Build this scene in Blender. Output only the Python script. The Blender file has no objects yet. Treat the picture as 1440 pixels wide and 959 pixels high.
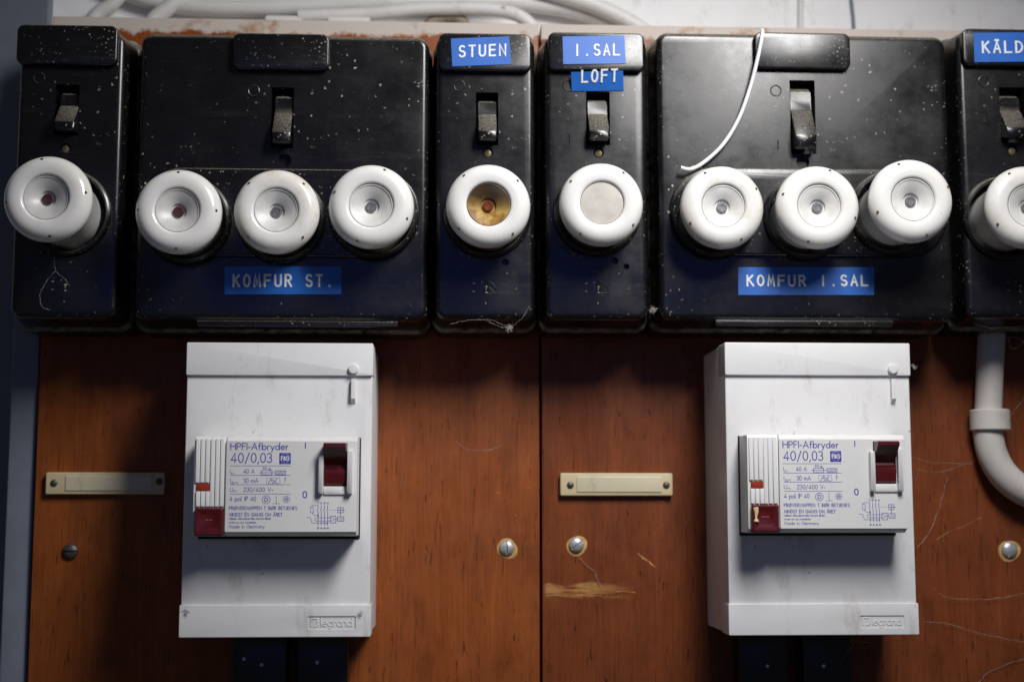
import bpy, bmesh, math, random
from mathutils import Vector, Matrix
random.seed(7)
S = 0.001                      # the script works in millimetres, the scene in metres
sc = bpy.context.scene
COL = sc.collection

# ---------------------------------------------------------------- camera
F = 2000.0                     # focal length in photo pixels (50 mm on full frame)
D = 700.0                      # camera distance from the face of the wooden boards
pitch = math.atan(234.5 / F)
yaw = math.atan(95.0 / F * math.cos(pitch))
Fw = Vector((math.sin(yaw) * math.cos(pitch), math.cos(yaw) * math.cos(pitch), math.sin(pitch)))
Rt = Vector((math.cos(yaw), -math.sin(yaw), 0))
Up = Rt.cross(Fw)
cam_data = bpy.data.cameras.new('camera')
cam = bpy.data.objects.new('camera', cam_data)
COL.objects.link(cam)
M3 = Matrix((Rt, Up, -Fw)).transposed()
cam.matrix_world = Matrix.Translation((0, -D * S, 0)) @ M3.to_4x4()
cam_data.sensor_width = 36.0
cam_data.lens = F * 36.0 / 1440.0
cam_data.clip_start = 0.01
cam_data.clip_end = 50
cam_data.dof.use_dof = True
cam_data.dof.focus_distance = 0.640
cam_data.dof.aperture_fstop = 6.3
sc.camera = cam

def P(px, py, d=0.0):
    """photo pixel -> (x, z) in mm on the plane d mm in front of the boards"""
    v = Fw + Rt * ((px - 720) / F) + Up * ((479.5 - py) / F)
    t = (D - d) / v.y
    return (v.x * t, v.z * t)

# ---------------------------------------------------------------- world and lamps
w = bpy.data.worlds.new('World'); sc.world = w; w.use_nodes = True
w.node_tree.nodes['Background'].inputs[0].default_value = (0.88, 0.92, 1.0, 1)
w.node_tree.nodes['Background'].inputs[1].default_value = 0.045

def area(name, loc, target, sx, sy, watt, color, spread=180):
    l = bpy.data.lights.new(name, 'AREA'); l.shape = 'RECTANGLE'
    l.size = sx * S; l.size_y = sy * S; l.energy = watt; l.color = color; l.spread = math.radians(spread)
    o = bpy.data.objects.new(name, l); COL.objects.link(o)
    o.location = Vector(loc) * S
    d = (Vector(target) - Vector(loc)).normalized()
    o.rotation_euler = d.to_track_quat('-Z', 'Y').to_euler()
    return o
area('work_lamp', (192, -364, 388), (-15, 0, -160), 120, 215, 1.55, (1.0, 0.98, 0.965), 120)
area('blue_sheen_fill', (60, -1050, 190), (40, 0, 60), 800, 190, 0.26, (0.07, 0.16, 1.0))  # added blue fill without a known source, for the sheen on the black boxes
sc.view_settings.view_transform = 'Standard'
sc.view_settings.look = 'None'
sc.view_settings.exposure = 0
sc.view_settings.gamma = 1

# ---------------------------------------------------------------- materials
class NT:
    def __init__(s, name):
        s.m = bpy.data.materials.new(name); s.m.use_nodes = True
        s.t = s.m.node_tree; s.n = s.t.nodes
        s.b = s.n['Principled BSDF']
        s.tc = s.n.new('ShaderNodeTexCoord')
    def link(s, a, b): s.t.links.new(a, b)
    def val(s, k, v): s.b.inputs[k].default_value = v
    def mapping(s, scale, loc=(0, 0, 0), rot=(0, 0, 0)):
        n = s.n.new('ShaderNodeMapping'); n.inputs['Scale'].default_value = scale
        n.inputs['Location'].default_value = loc; n.inputs['Rotation'].default_value = rot
        s.link(s.tc.outputs['Object'], n.inputs[0]); return n.outputs[0]
    def noise(s, scale, detail=4, rough=0.55, vec=None, dist=0.0):
        n = s.n.new('ShaderNodeTexNoise'); n.inputs['Scale'].default_value = scale
        n.inputs['Detail'].default_value = detail; n.inputs['Roughness'].default_value = rough
        n.inputs['Distortion'].default_value = dist
        s.link(vec if vec else s.tc.outputs['Object'], n.inputs['Vector']); return n.outputs['Fac']
    def voro(s, scale, vec=None):
        n = s.n.new('ShaderNodeTexVoronoi'); n.inputs['Scale'].default_value = scale
        s.link(vec if vec else s.tc.outputs['Object'], n.inputs['Vector']); return n
    def ramp(s, f, a, b, ca=0.0, cb=1.0):
        n = s.n.new('ShaderNodeMapRange'); n.inputs[1].default_value = a; n.inputs[2].default_value = b
        n.inputs[3].default_value = ca; n.inputs[4].default_value = cb
        s.link(f, n.inputs[0]); return n.outputs[0]
    def math(s, op, a, b=None):
        n = s.n.new('ShaderNodeMath'); n.operation = op; n.use_clamp = False
        for i, v in enumerate((a, b)):
            if v is None: continue
            if isinstance(v, (int, float)): n.inputs[i].default_value = v
            else: s.link(v, n.inputs[i])
        return n.outputs[0]
    def mix(s, f, a, b):
        n = s.n.new('ShaderNodeMix'); n.data_type = 'RGBA'
        for i, v in ((0, f), (6, a), (7, b)):
            if isinstance(v, (int, float)): n.inputs[i].default_value = v
            elif isinstance(v, tuple): n.inputs[i].default_value = (*v, 1)
            else: s.link(v, n.inputs[i])
        return n.outputs[2]
    def color(s, c):
        if isinstance(c, tuple): s.val('Base Color', (*c, 1))
        else: s.link(c, s.b.inputs['Base Color'])
    def rough(s, r):
        if isinstance(r, (int, float)): s.val('Roughness', r)
        else: s.link(r, s.b.inputs['Roughness'])
    def bump(s, h, strength, dist):
        n = s.n.new('ShaderNodeBump'); n.inputs['Strength'].default_value = strength
        n.inputs['Distance'].default_value = dist
        s.link(h, n.inputs['Height']); s.link(n.outputs[0], s.b.inputs['Normal'])
    def upness(s, lo=0.25, hi=0.8):
        g = s.n.new('ShaderNodeNewGeometry'); x = s.n.new('ShaderNodeSeparateXYZ')
        s.link(g.outputs['Normal'], x.inputs[0]); return s.ramp(x.outputs['Z'], lo, hi)
    def specks(s, scale, size, keep, seed=0.0):
        """sparse irregular specks: small discs in a voronoi whose cell colour passes a threshold"""
        wn = s.n.new('ShaderNodeTexNoise'); wn.inputs['Scale'].default_value = scale * 2.2; wn.inputs['Detail'].default_value = 2
        s.link(s.tc.outputs['Object'], wn.inputs['Vector'])
        va = s.n.new('ShaderNodeVectorMath'); va.operation = 'MULTIPLY_ADD'; va.inputs[1].default_value = (.9 / scale,) * 3
        s.link(wn.outputs['Color'], va.inputs[0]); s.link(s.mapping((1, 1, 1), (seed, seed * .7, seed * 1.3)), va.inputs[2])
        v = s.voro(scale, va.outputs[0])
        x = s.n.new('ShaderNodeSeparateColor'); s.link(v.outputs['Color'], x.inputs[0])
        sz = s.math('MULTIPLY', s.math('POWER', x.outputs[1], 3.0), size)
        near = s.math('LESS_THAN', v.outputs['Distance'], sz)
        return s.math('MULTIPLY', near, s.math('GREATER_THAN', x.outputs[0], 1.0 - keep))

def bakelite():
    t = NT('black_bakelite'); t.val('Specular IOR Level', 0.55)
    sep = t.n.new('ShaderNodeSeparateXYZ'); t.link(t.tc.outputs['Object'], sep.inputs[0])
    cloud = t.noise(34, 6, 0.7)
    film = t.ramp(cloud, 0.50, 0.80, 0.0, 0.022)
    wipe = t.ramp(t.noise(300, 4, .7, t.mapping((.06, 1, 1), (2, 2, 2), (0, .25, 0))), .58, .75, 0, .035)
    sm = t.ramp(t.noise(22, 5, 0.6, t.mapping((1, 1, 1), (3, 1, 2))), 0.46, 0.66)
    s1 = t.math('MULTIPLY', t.specks(500, 0.27, 0.36), sm)
    s2 = t.specks(145, 0.11, 0.16, 4.2)
    s3 = t.math('MULTIPLY', t.specks(1000, 0.45, 0.4, 9.1), t.ramp(t.noise(48, 4, .6), .44, .60))
    sp = t.math('MINIMUM', t.math('ADD', t.math('MULTIPLY', s1, .8), t.math('ADD', s2, t.math('MULTIPLY', s3, .45))), 1.0)
    up = t.math('MULTIPLY', t.upness(0.2, 0.7), t.ramp(t.noise(1700, 3, .8), .40, .60, .08, .85))
    # fluff caught on the ledge of the base, 22 to 26 mm out from the boards
    ledge = t.math('MULTIPLY', t.ramp(sep.outputs['Y'], -.0265, -.0245), t.ramp(sep.outputs['Y'], -.0225, -.0205, 1, 0))
    ledge = t.math('MULTIPLY', ledge, t.ramp(t.noise(160, 5, .75), .40, .62, 0, .75))
    dust = t.math('MINIMUM', t.math('ADD', t.math('ADD', film, wipe), t.math('ADD', up, ledge)), 1.0)
    c = t.mix(dust, (0.0042, 0.0042, 0.0052), (0.26, 0.235, 0.185))
    c = t.mix(sp, c, (0.52, 0.49, 0.39))
    t.color(c)
    r = t.ramp(t.noise(60, 5, .7), .3, .75, .21, .36)
    r = t.math('ADD', r, t.math('MULTIPLY', dust, .8))
    t.rough(t.math('MAXIMUM', r, t.math('MULTIPLY', sp, .9)))
    hb = t.math('ADD', t.math('MULTIPLY', t.noise(40, 3, .5), .4), t.math('ADD', t.math('MULTIPLY', sp, .3), t.math('MULTIPLY', t.noise(900, 2), .03)))
    t.bump(hb, .3, .0005)
    return t.m
def plastic(name, col, rough, grime=(0.30, 0.265, 0.21), gamt=.12, bump=.06):
    t = NT(name)
    g = t.ramp(t.noise(38, 6, .7), .5, .8, 0, gamt)
    g2 = t.math('MULTIPLY', t.specks(150, .15, .42, 2.2), .8)
    up = t.math('MULTIPLY', t.upness(.4, .9), t.ramp(t.noise(300, 4, .7), .35, .7, .05, .5))
    g3 = t.ramp(t.noise(90, 6, .75, t.mapping((1, 1, .35), (7, 3, 1))), .57, .68, 0, gamt * 1.6)
    f = t.math('MINIMUM', t.math('ADD', t.math('ADD', t.math('ADD', g, g3), g2), up), 1.0)
    t.color(t.mix(f, col, grime))
    t.rough(t.ramp(t.noise(70, 4, .6), .3, .7, rough - .06, rough + .1))
    t.bump(t.noise(1400, 2, .5), bump, .0003)
    return t.m
def simple(name, col, rough, metal=0.0, var=.25, scale=300, bump=0.0):
    t = NT(name)
    n = t.noise(scale, 4, .6)
    t.color(t.mix(t.ramp(n, .3, .7), tuple(c * (1 - var) for c in col), tuple(min(1, c * (1 + var)) for c in col)))
    t.rough(rough); t.val('Metallic', metal)
    if bump: t.bump(n, bump, .0004)
    return t.m
def wood(name, dark, mid, light, patch=None):
    t = NT(name)
    warp = t.noise(9, 3, .5, t.mapping((1, 1, .25)))
    grain = t.noise(170, 6, .65, t.mapping((1, .3, .09)), 1.2)
    fine = t.noise(900, 4, .6, t.mapping((1, .3, .03)))
    pores = t.ramp(t.noise(750, 3, .6, t.mapping((1, .5, .085), (2, 1, 5), (0, .03, 0)), .8), .62, .68)
    c = t.mix(t.ramp(grain, .33, .68), mid, light)
    c = t.mix(t.ramp(warp, .3, .7, 0, .45), c, mid)
    mot = t.noise(55, 5, .7, t.mapping((1, 1, .55), (4, 4, 4)))
    c = t.mix(t.ramp(mot, .50, .72, 0, .5), c, tuple(v * 1.35 for v in light))
    c = t.mix(t.ramp(mot, .28, .47, .7, 0), c, tuple(v * .55 for v in mid))
    c = t.mix(t.math('MULTIPLY', t.ramp(fine, .42, .66), .26), c, dark)
    c = t.mix(t.math('MULTIPLY', pores, .8), c, dark)
    # pale nicks in the varnish
    nick = t.math('MULTIPLY', t.specks(140, .09, .35, 3.3), .45)
    c = t.mix(nick, c, tuple(min(1, v * 2.2) for v in light))
    sep = t.n.new('ShaderNodeSeparateXYZ'); t.link(t.tc.outputs['Object'], sep.inputs[0])
    X, Z = sep.outputs['X'], sep.outputs['Z']
    jag = t.noise(120, 5, .7, t.mapping((.35, 1, 1.6)))
    if patch:                              # rubbed-through varnish, a long ragged patch
        (x0, x1, z0, z1) = patch
        zj = t.math('ADD', Z, t.math('MULTIPLY', t.math('SUBTRACT', jag, .5), .012))
        inside = t.math('MULTIPLY', t.ramp(zj, z0, z0 + .0012), t.ramp(zj, z1 - .0012, z1, 1, 0))
        inside = t.math('MULTIPLY', inside, t.ramp(X, x0, x0 + .002))
        inside = t.math('MULTIPLY', inside, t.ramp(X, x1 - .022, x1, 1, 0))
        inside = t.math('MULTIPLY', inside, t.ramp(t.noise(420, 5, .75, t.mapping((.10, 1, 1))), .42, .54))
        c = t.mix(t.math('MULTIPLY', inside, .8), c, (.50, .27, .09))
    # old wall paint smeared over the top edge
    zt = t.math('ADD', Z, t.math('MULTIPLY', t.math('SUBTRACT', t.noise(70, 6, .7), .5), .016))
    pm = t.ramp(zt, TOPZ * S - .0085, TOPZ * S - .0065)
    pc = t.mix(t.ramp(t.noise(30, 5, .7, t.mapping((1, 1, 1), (5, 5, 5))), .56, .66), (.52, .46, .41), (.34, .19, .10))
    c = t.mix(pm, c, pc)
    t.color(c); t.val('Specular IOR Level', .25)
    t.rough(t.math('ADD', t.ramp(t.noise(50, 4, .6), .3, .7, .33, .5), t.math('MULTIPLY', pm, .4)))
    t.bump(t.math('SUBTRACT', t.math('MULTIPLY', grain, .3), t.math('MULTIPLY', pores, .5)), .25, .0005)
    return t.m
def porcelain():
    t = NT('glazed_porcelain')
    oi = t.n.new('ShaderNodeObjectInfo'); rnd = t.math('POWER', oi.outputs['Random'], 2.0)
    g = t.ramp(t.noise(60, 5, .65), .42, .80, 0, .75)
    g = t.math('MULTIPLY', g, t.math('ADD', rnd, .15))
    sp = t.math('MULTIPLY', t.specks(190, .16, .3, 1.7), .7)
    craze = t.ramp(t.noise(240, 5, .8), .60, .72, 0, .16)
    t.color(t.mix(t.math('MINIMUM', t.math('ADD', t.math('ADD', g, craze), sp), 1), (.76, .755, .735), (.50, .41, .25)))
    t.rough(t.ramp(t.noise(90, 4, .6), .3, .7, .13, .30)); t.val('Coat Weight', .4); t.val('Coat Roughness', .05)
    t.bump(t.noise(220, 2, .5), .06, .0006)
    return t.m
def glass():
    m = bpy.data.materials.new('window_glass'); m.use_nodes = True
    n = m.node_tree.nodes; n.clear(); L = m.node_tree.links.new
    o = n.new('ShaderNodeOutputMaterial'); mx = n.new('ShaderNodeMixShader'); tr = n.new('ShaderNodeBsdfTransparent')
    gl = n.new('ShaderNodeBsdfGlossy'); fr = n.new('ShaderNodeLayerWeight'); fr.inputs[0].default_value = .12
    gl.inputs['Roughness'].default_value = .3; gl.inputs['Color'].default_value = (.45, .45, .45, 1); tr.inputs[0].default_value = (.98, .98, .98, 1)
    L(fr.outputs[1], mx.inputs[0]); L(tr.outputs[0], mx.inputs[1]); L(gl.outputs[0], mx.inputs[2]); L(mx.outputs[0], o.inputs[0])
    return m
def stained():
    t = NT('scorched_funnel')
    n = t.noise(130, 5, .7)
    c = t.mix(t.ramp(n, .42, .60), (.22, .10, .012), (.55, .37, .10))
    sep = t.n.new('ShaderNodeSeparateXYZ'); t.link(t.tc.outputs['Object'], sep.inputs[0])
    zz = t.math('ADD', sep.outputs['Z'], t.math('MULTIPLY', t.math('SUBTRACT', n, .5), .016))
    t.color(t.mix(t.ramp(zz, -.002, .0045), c, (.06, .034, .012))); t.rough(.5)
    return t.m

TOPZ = P(700, 33, 0)[1]
seamL, seamR = P(758.5, 600)[0], P(762.0, 600)[0]
edgeL = P(57, 480)[0]
BAK = bakelite()
WHITE = plastic('white_enclosure_plastic', (.70, .70, .705), .38, gamt=.2)
WHITE2 = plastic('pale_grey_breaker_plastic', (.70, .70, .69), .34, gamt=.05)
PORC = porcelain()
GLASS = glass()
FUNNEL = simple('fuse_funnel_grey', (.70, .69, .67), .35, 0, .08, 200)
MILKY = simple('milky_window', (.50, .47, .43), .3, 0, .12, 160)
SCORCH = stained()
RED = simple('dark_red_plastic', (.085, .008, .010), .26, 0, .2, 120, .04)
REDLIT = simple('orange_red_flag', (.24, .026, .006), .35, 0, .3, 200)
INK = simple('blue_ink', (.045, .045, .33), .6, 0, .25, 500)
TAPE = simple('blue_embossing_tape', (.014, .115, .47), .42, 0, .12, 90, .03)
EMB = simple('white_embossed_letter', (.74, .76, .76), .55, 0, .15, 700)
STEEL = simple('screw_steel', (.56, .57, .58), .42, .6, .2, 500, .08)
BRASS = simple('brass_terminal', (.20, .17, .10), .5, .8, .4, 500)
DARKSTEEL = simple('dark_rivet', (.10, .095, .085), .5, .6, .4, 500)
BLACK = simple('matt_black', (.006, .006, .007), .7, 0, .2)
CREAM = plastic('yellowed_plastic', (.60, .50, .30), .42, gamt=.35)
CREAM2 = plastic('yellowed_window_strip', (.62, .56, .40), .28, gamt=.3)
RAWWOOD = simple('raw_wood', (.52, .30, .09), .8, 0, .35, 300, .1)
PIPE = plastic('white_conduit_plastic', (.58, .56, .52), .45, gamt=.3)
PIPE2 = plastic('white_cable_plastic', (.68, .67, .65), .5, gamt=.25)
WALLM = plastic('painted_wall', (.86, .86, .865), .8, (.52, .49, .45), .25, .3)
TRUNK = simple('blue_grey_painted_steel', (.16, .18, .225), .5, 0, .12, 40)
HOLE = simple('brown_pit', (.05, .03, .012), .7, 0, .4)
WIRE = simple('white_wire_sheath', (.74, .75, .78), .4, 0, .08, 200)
WEB = simple('cobweb_thread', (.36, .34, .30), .9, 0, .4, 500)
FLUFF = simple('pale_dust_tuft', (.50, .48, .42), .9, 0, .3, 900)
WOODL = wood('mahogany_veneer_warm', (.045, .011, .004), (.215, .055, .012), (.280, .075, .016))
def _patch():
    a = P(764, 838); b = P(892, 822)
    return (a[0] * S, b[0] * S, a[1] * S - .001, b[1] * S + .001)
# boards keep their origin on the board face at x = their centre, z = 0
RCX = 160.0
pp = _patch()
WOODR = wood('mahogany_veneer_red', (.036, .010, .005), (.165, .042, .013), (.220, .058, .017), (pp[0] - RCX * S, pp[1] - RCX * S, pp[2], pp[3]))

# ---------------------------------------------------------------- builders
OFF = {}
def thing(name, label, cat, loc, group=None):
    o = bpy.data.objects.new(name, None); COL.objects.link(o)
    o.empty_display_size = .01
    o.location = Vector((loc[0], -loc[2], loc[1])) * S        # loc = (x, z, d)
    OFF[o] = Vector((loc[0], -loc[2], loc[1]))
    o['label'] = label; o['category'] = cat
    if group: o['group'] = group
    return o
def tag(o, label, cat, group=None):
    o['label'] = label; o['category'] = cat
    if group: o['group'] = group
    return o
def build(name, geo, mat, parent=None, smooth=35, origin=None):
    """geo = (verts [(x, d, z)] in mm, faces)"""
    verts, faces = geo
    off = OFF[parent] if parent else (Vector((origin[0], -origin[2], origin[1])) if origin else Vector((0, 0, 0)))
    me = bpy.data.meshes.new(name)
    me.from_pydata([tuple((Vector((x, -d, z)) - off) * S) for x, d, z in verts], [], faces)
    bm = bmesh.new(); bm.from_mesh(me)
    bmesh.ops.recalc_face_normals(bm, faces=bm.faces); bm.to_mesh(me); bm.free()
    me.materials.append(mat)
    if smooth:
        me.shade_smooth(); me.set_sharp_from_angle(angle=math.radians(smooth))
    o = bpy.data.objects.new(name, me); COL.objects.link(o)
    if parent: o.parent = parent
    else: o.location = off * S
    OFF[o] = off
    return o
def join(*gs):
    V, Fc = [], []
    for v, f in gs:
        k = len(V); V += v; Fc += [tuple(i + k for i in q) for q in f]
    return V, Fc
def rrect(x0, x1, z0, z1, r, n=6):
    r = max(0.01, min(r, (x1 - x0) / 2 - .01, (z1 - z0) / 2 - .01))
    out = []
    for cx, cz, a in ((x1 - r, z1 - r, 0), (x0 + r, z1 - r, 90), (x0 + r, z0 + r, 180), (x1 - r, z0 + r, 270)):
        for k in range(n + 1):
            t = math.radians(a + 90 * k / n)
            out.append((cx + r * math.cos(t), cz + r * math.sin(t)))
    return out
def loft(rings, caps=(True, True)):
    """rings: list of (loop [(x,z)], d)"""
    n = len(rings[0][0]); V = []; Fc = []
    for lp, d in rings:
        V += [(x, d, z) for x, z in lp]
    for i in range(len(rings) - 1):
        for j in range(n):
            a = i * n + j; b = i * n + (j + 1) % n
            Fc.append((a, b, b + n, a + n))
    if caps[0]: Fc.append(tuple(range(n))[::-1])
    if caps[1]: Fc.append(tuple(range((len(rings) - 1) * n, len(rings) * n)))
    return V, Fc
def slab(x0, x1, z0, z1, d0, d1, r=1.0, e=.4, n=5, draft=0.0):
    """rounded-rectangle slab with a rounded front edge of radius e"""
    rings = [(rrect(x0 - draft, x1 + draft, z0 - draft, z1 + draft, r + draft, n), d0)]
    for k in range(4):
        t = math.radians(90 * k / 3)
        ins = e * (1 - math.cos(t))
        rings.append((rrect(x0 + ins, x1 - ins, z0 + ins, z1 - ins, max(r - ins, .05), n), d1 - e + e * math.sin(t)))
    return loft(rings)
def lathe(cx, cz, prof, seg=48, shear=(0, 0), d0=0, cap=(False, False)):
    V, Fc = [], []
    for r, d in prof:
        for k in range(seg):
            t = 2 * math.pi * k / seg
            V.append((cx + r * math.cos(t) + shear[0] * (d - d0), d, cz + r * math.sin(t) + shear[1] * (d - d0)))
    for i in range(len(prof) - 1):
        for k in range(seg):
            a = i * seg + k; b = i * seg + (k + 1) % seg
            Fc.append((a, b, b + seg, a + seg))
    if cap[0]: Fc.append(tuple(range(seg)))
    if cap[1]: Fc.append(tuple(range((len(prof) - 1) * seg, len(prof) * seg)))
    return V, Fc
def prism(profile, x0, x1, inset=.5):
    """profile [(d, z)] extruded along x with slightly inset ends"""
    n = len(profile)
    cd = sum(p[0] for p in profile) / n; cz = sum(p[1] for p in profile) / n
    def sh(p, s): 
        L = math.hypot(p[0] - cd, p[1] - cz) or 1
        k = max(0, 1 - s / L); return (cd + (p[0] - cd) * k, cz + (p[1] - cz) * k)
    V = []
    for x, s in ((x0, inset), (x0 + inset, 0), (x1 - inset, 0), (x1, inset)):
        for p in profile:
            q = sh(p, s); V.append((x, q[0], q[1]))
    Fc = []
    for i in range(3):
        for j in range(n):
            a = i * n + j; b = i * n + (j + 1) % n
            Fc.append((a, b, b + n, a + n))
    Fc.append(tuple(range(n))); Fc.append(tuple(range(3 * n, 4 * n))[::-1])
    return V, Fc
def tube(pts, r, seg=10):
    """pts [(x, d, z)], r number or list"""
    V, Fc = [], []
    ps = [Vector(p) for p in pts]; up = Vector((.13, .9, .31)).normalized()
    for i, p in enumerate(ps):
        t = (ps[min(i + 1, len(ps) - 1)] - ps[max(i - 1, 0)]).normalized()
        a = t.cross(up); a.normalize(); b = t.cross(a)
        rr = r[i] if isinstance(r, (list, tuple)) else r
        for k in range(seg):
            th = 2 * math.pi * k / seg
            V.append(tuple(p + a * rr * math.cos(th) + b * rr * math.sin(th)))
    for i in range(len(ps) - 1):
        for k in range(seg):
            a = i * seg + k; b = i * seg + (k + 1) % seg
            Fc.append((a, b, b + seg, a + seg))
    Fc.append(tuple(range(seg))); Fc.append(tuple(range((len(ps) - 1) * seg, len(ps) * seg)))
    return V, Fc
def spline(ctrl, n=10):
    out = []
    c = [ctrl[0]] + list(ctrl) + [ctrl[-1]]
    for i in range(1, len(c) - 2):
        p0, p1, p2, p3 = (Vector(q) for q in c[i - 1:i + 3])
        for k in range(n):
            t = k / n
            out.append(tuple(.5 * ((2 * p1) + (p2 - p0) * t + (2 * p0 - 5 * p1 + 4 * p2 - p3) * t * t + (3 * p1 - p0 - 3 * p2 + p3) * t ** 3)))
    out.append(tuple(ctrl[-1])); return out
def cut(o, *geos):
    """boolean-subtract closed shapes from a mesh object and keep the result as plain mesh"""
    for g in geos:
        c = build('cutter', g, BLACK, None, 0)
        c.location = -OFF[o] * S
        par = o.parent; o.parent = None
        md = o.modifiers.new('cut', 'BOOLEAN'); md.operation = 'DIFFERENCE'; md.solver = 'EXACT'; md.object = c
        dg = bpy.context.evaluated_depsgraph_get(); dg.update()
        me = bpy.data.meshes.new_from_object(o.evaluated_get(dg))
        o.modifiers.clear(); old = o.data; nm = old.name; o.data = me
        bpy.data.meshes.remove(old); me.name = nm; o.parent = par
        cm = c.data; bpy.data.objects.remove(c); bpy.data.meshes.remove(cm)
    while len(o.data.materials) > 1: o.data.materials.pop(index=len(o.data.materials) - 1)
    o.data.shade_smooth(); o.data.set_sharp_from_angle(angle=math.radians(35))

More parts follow.
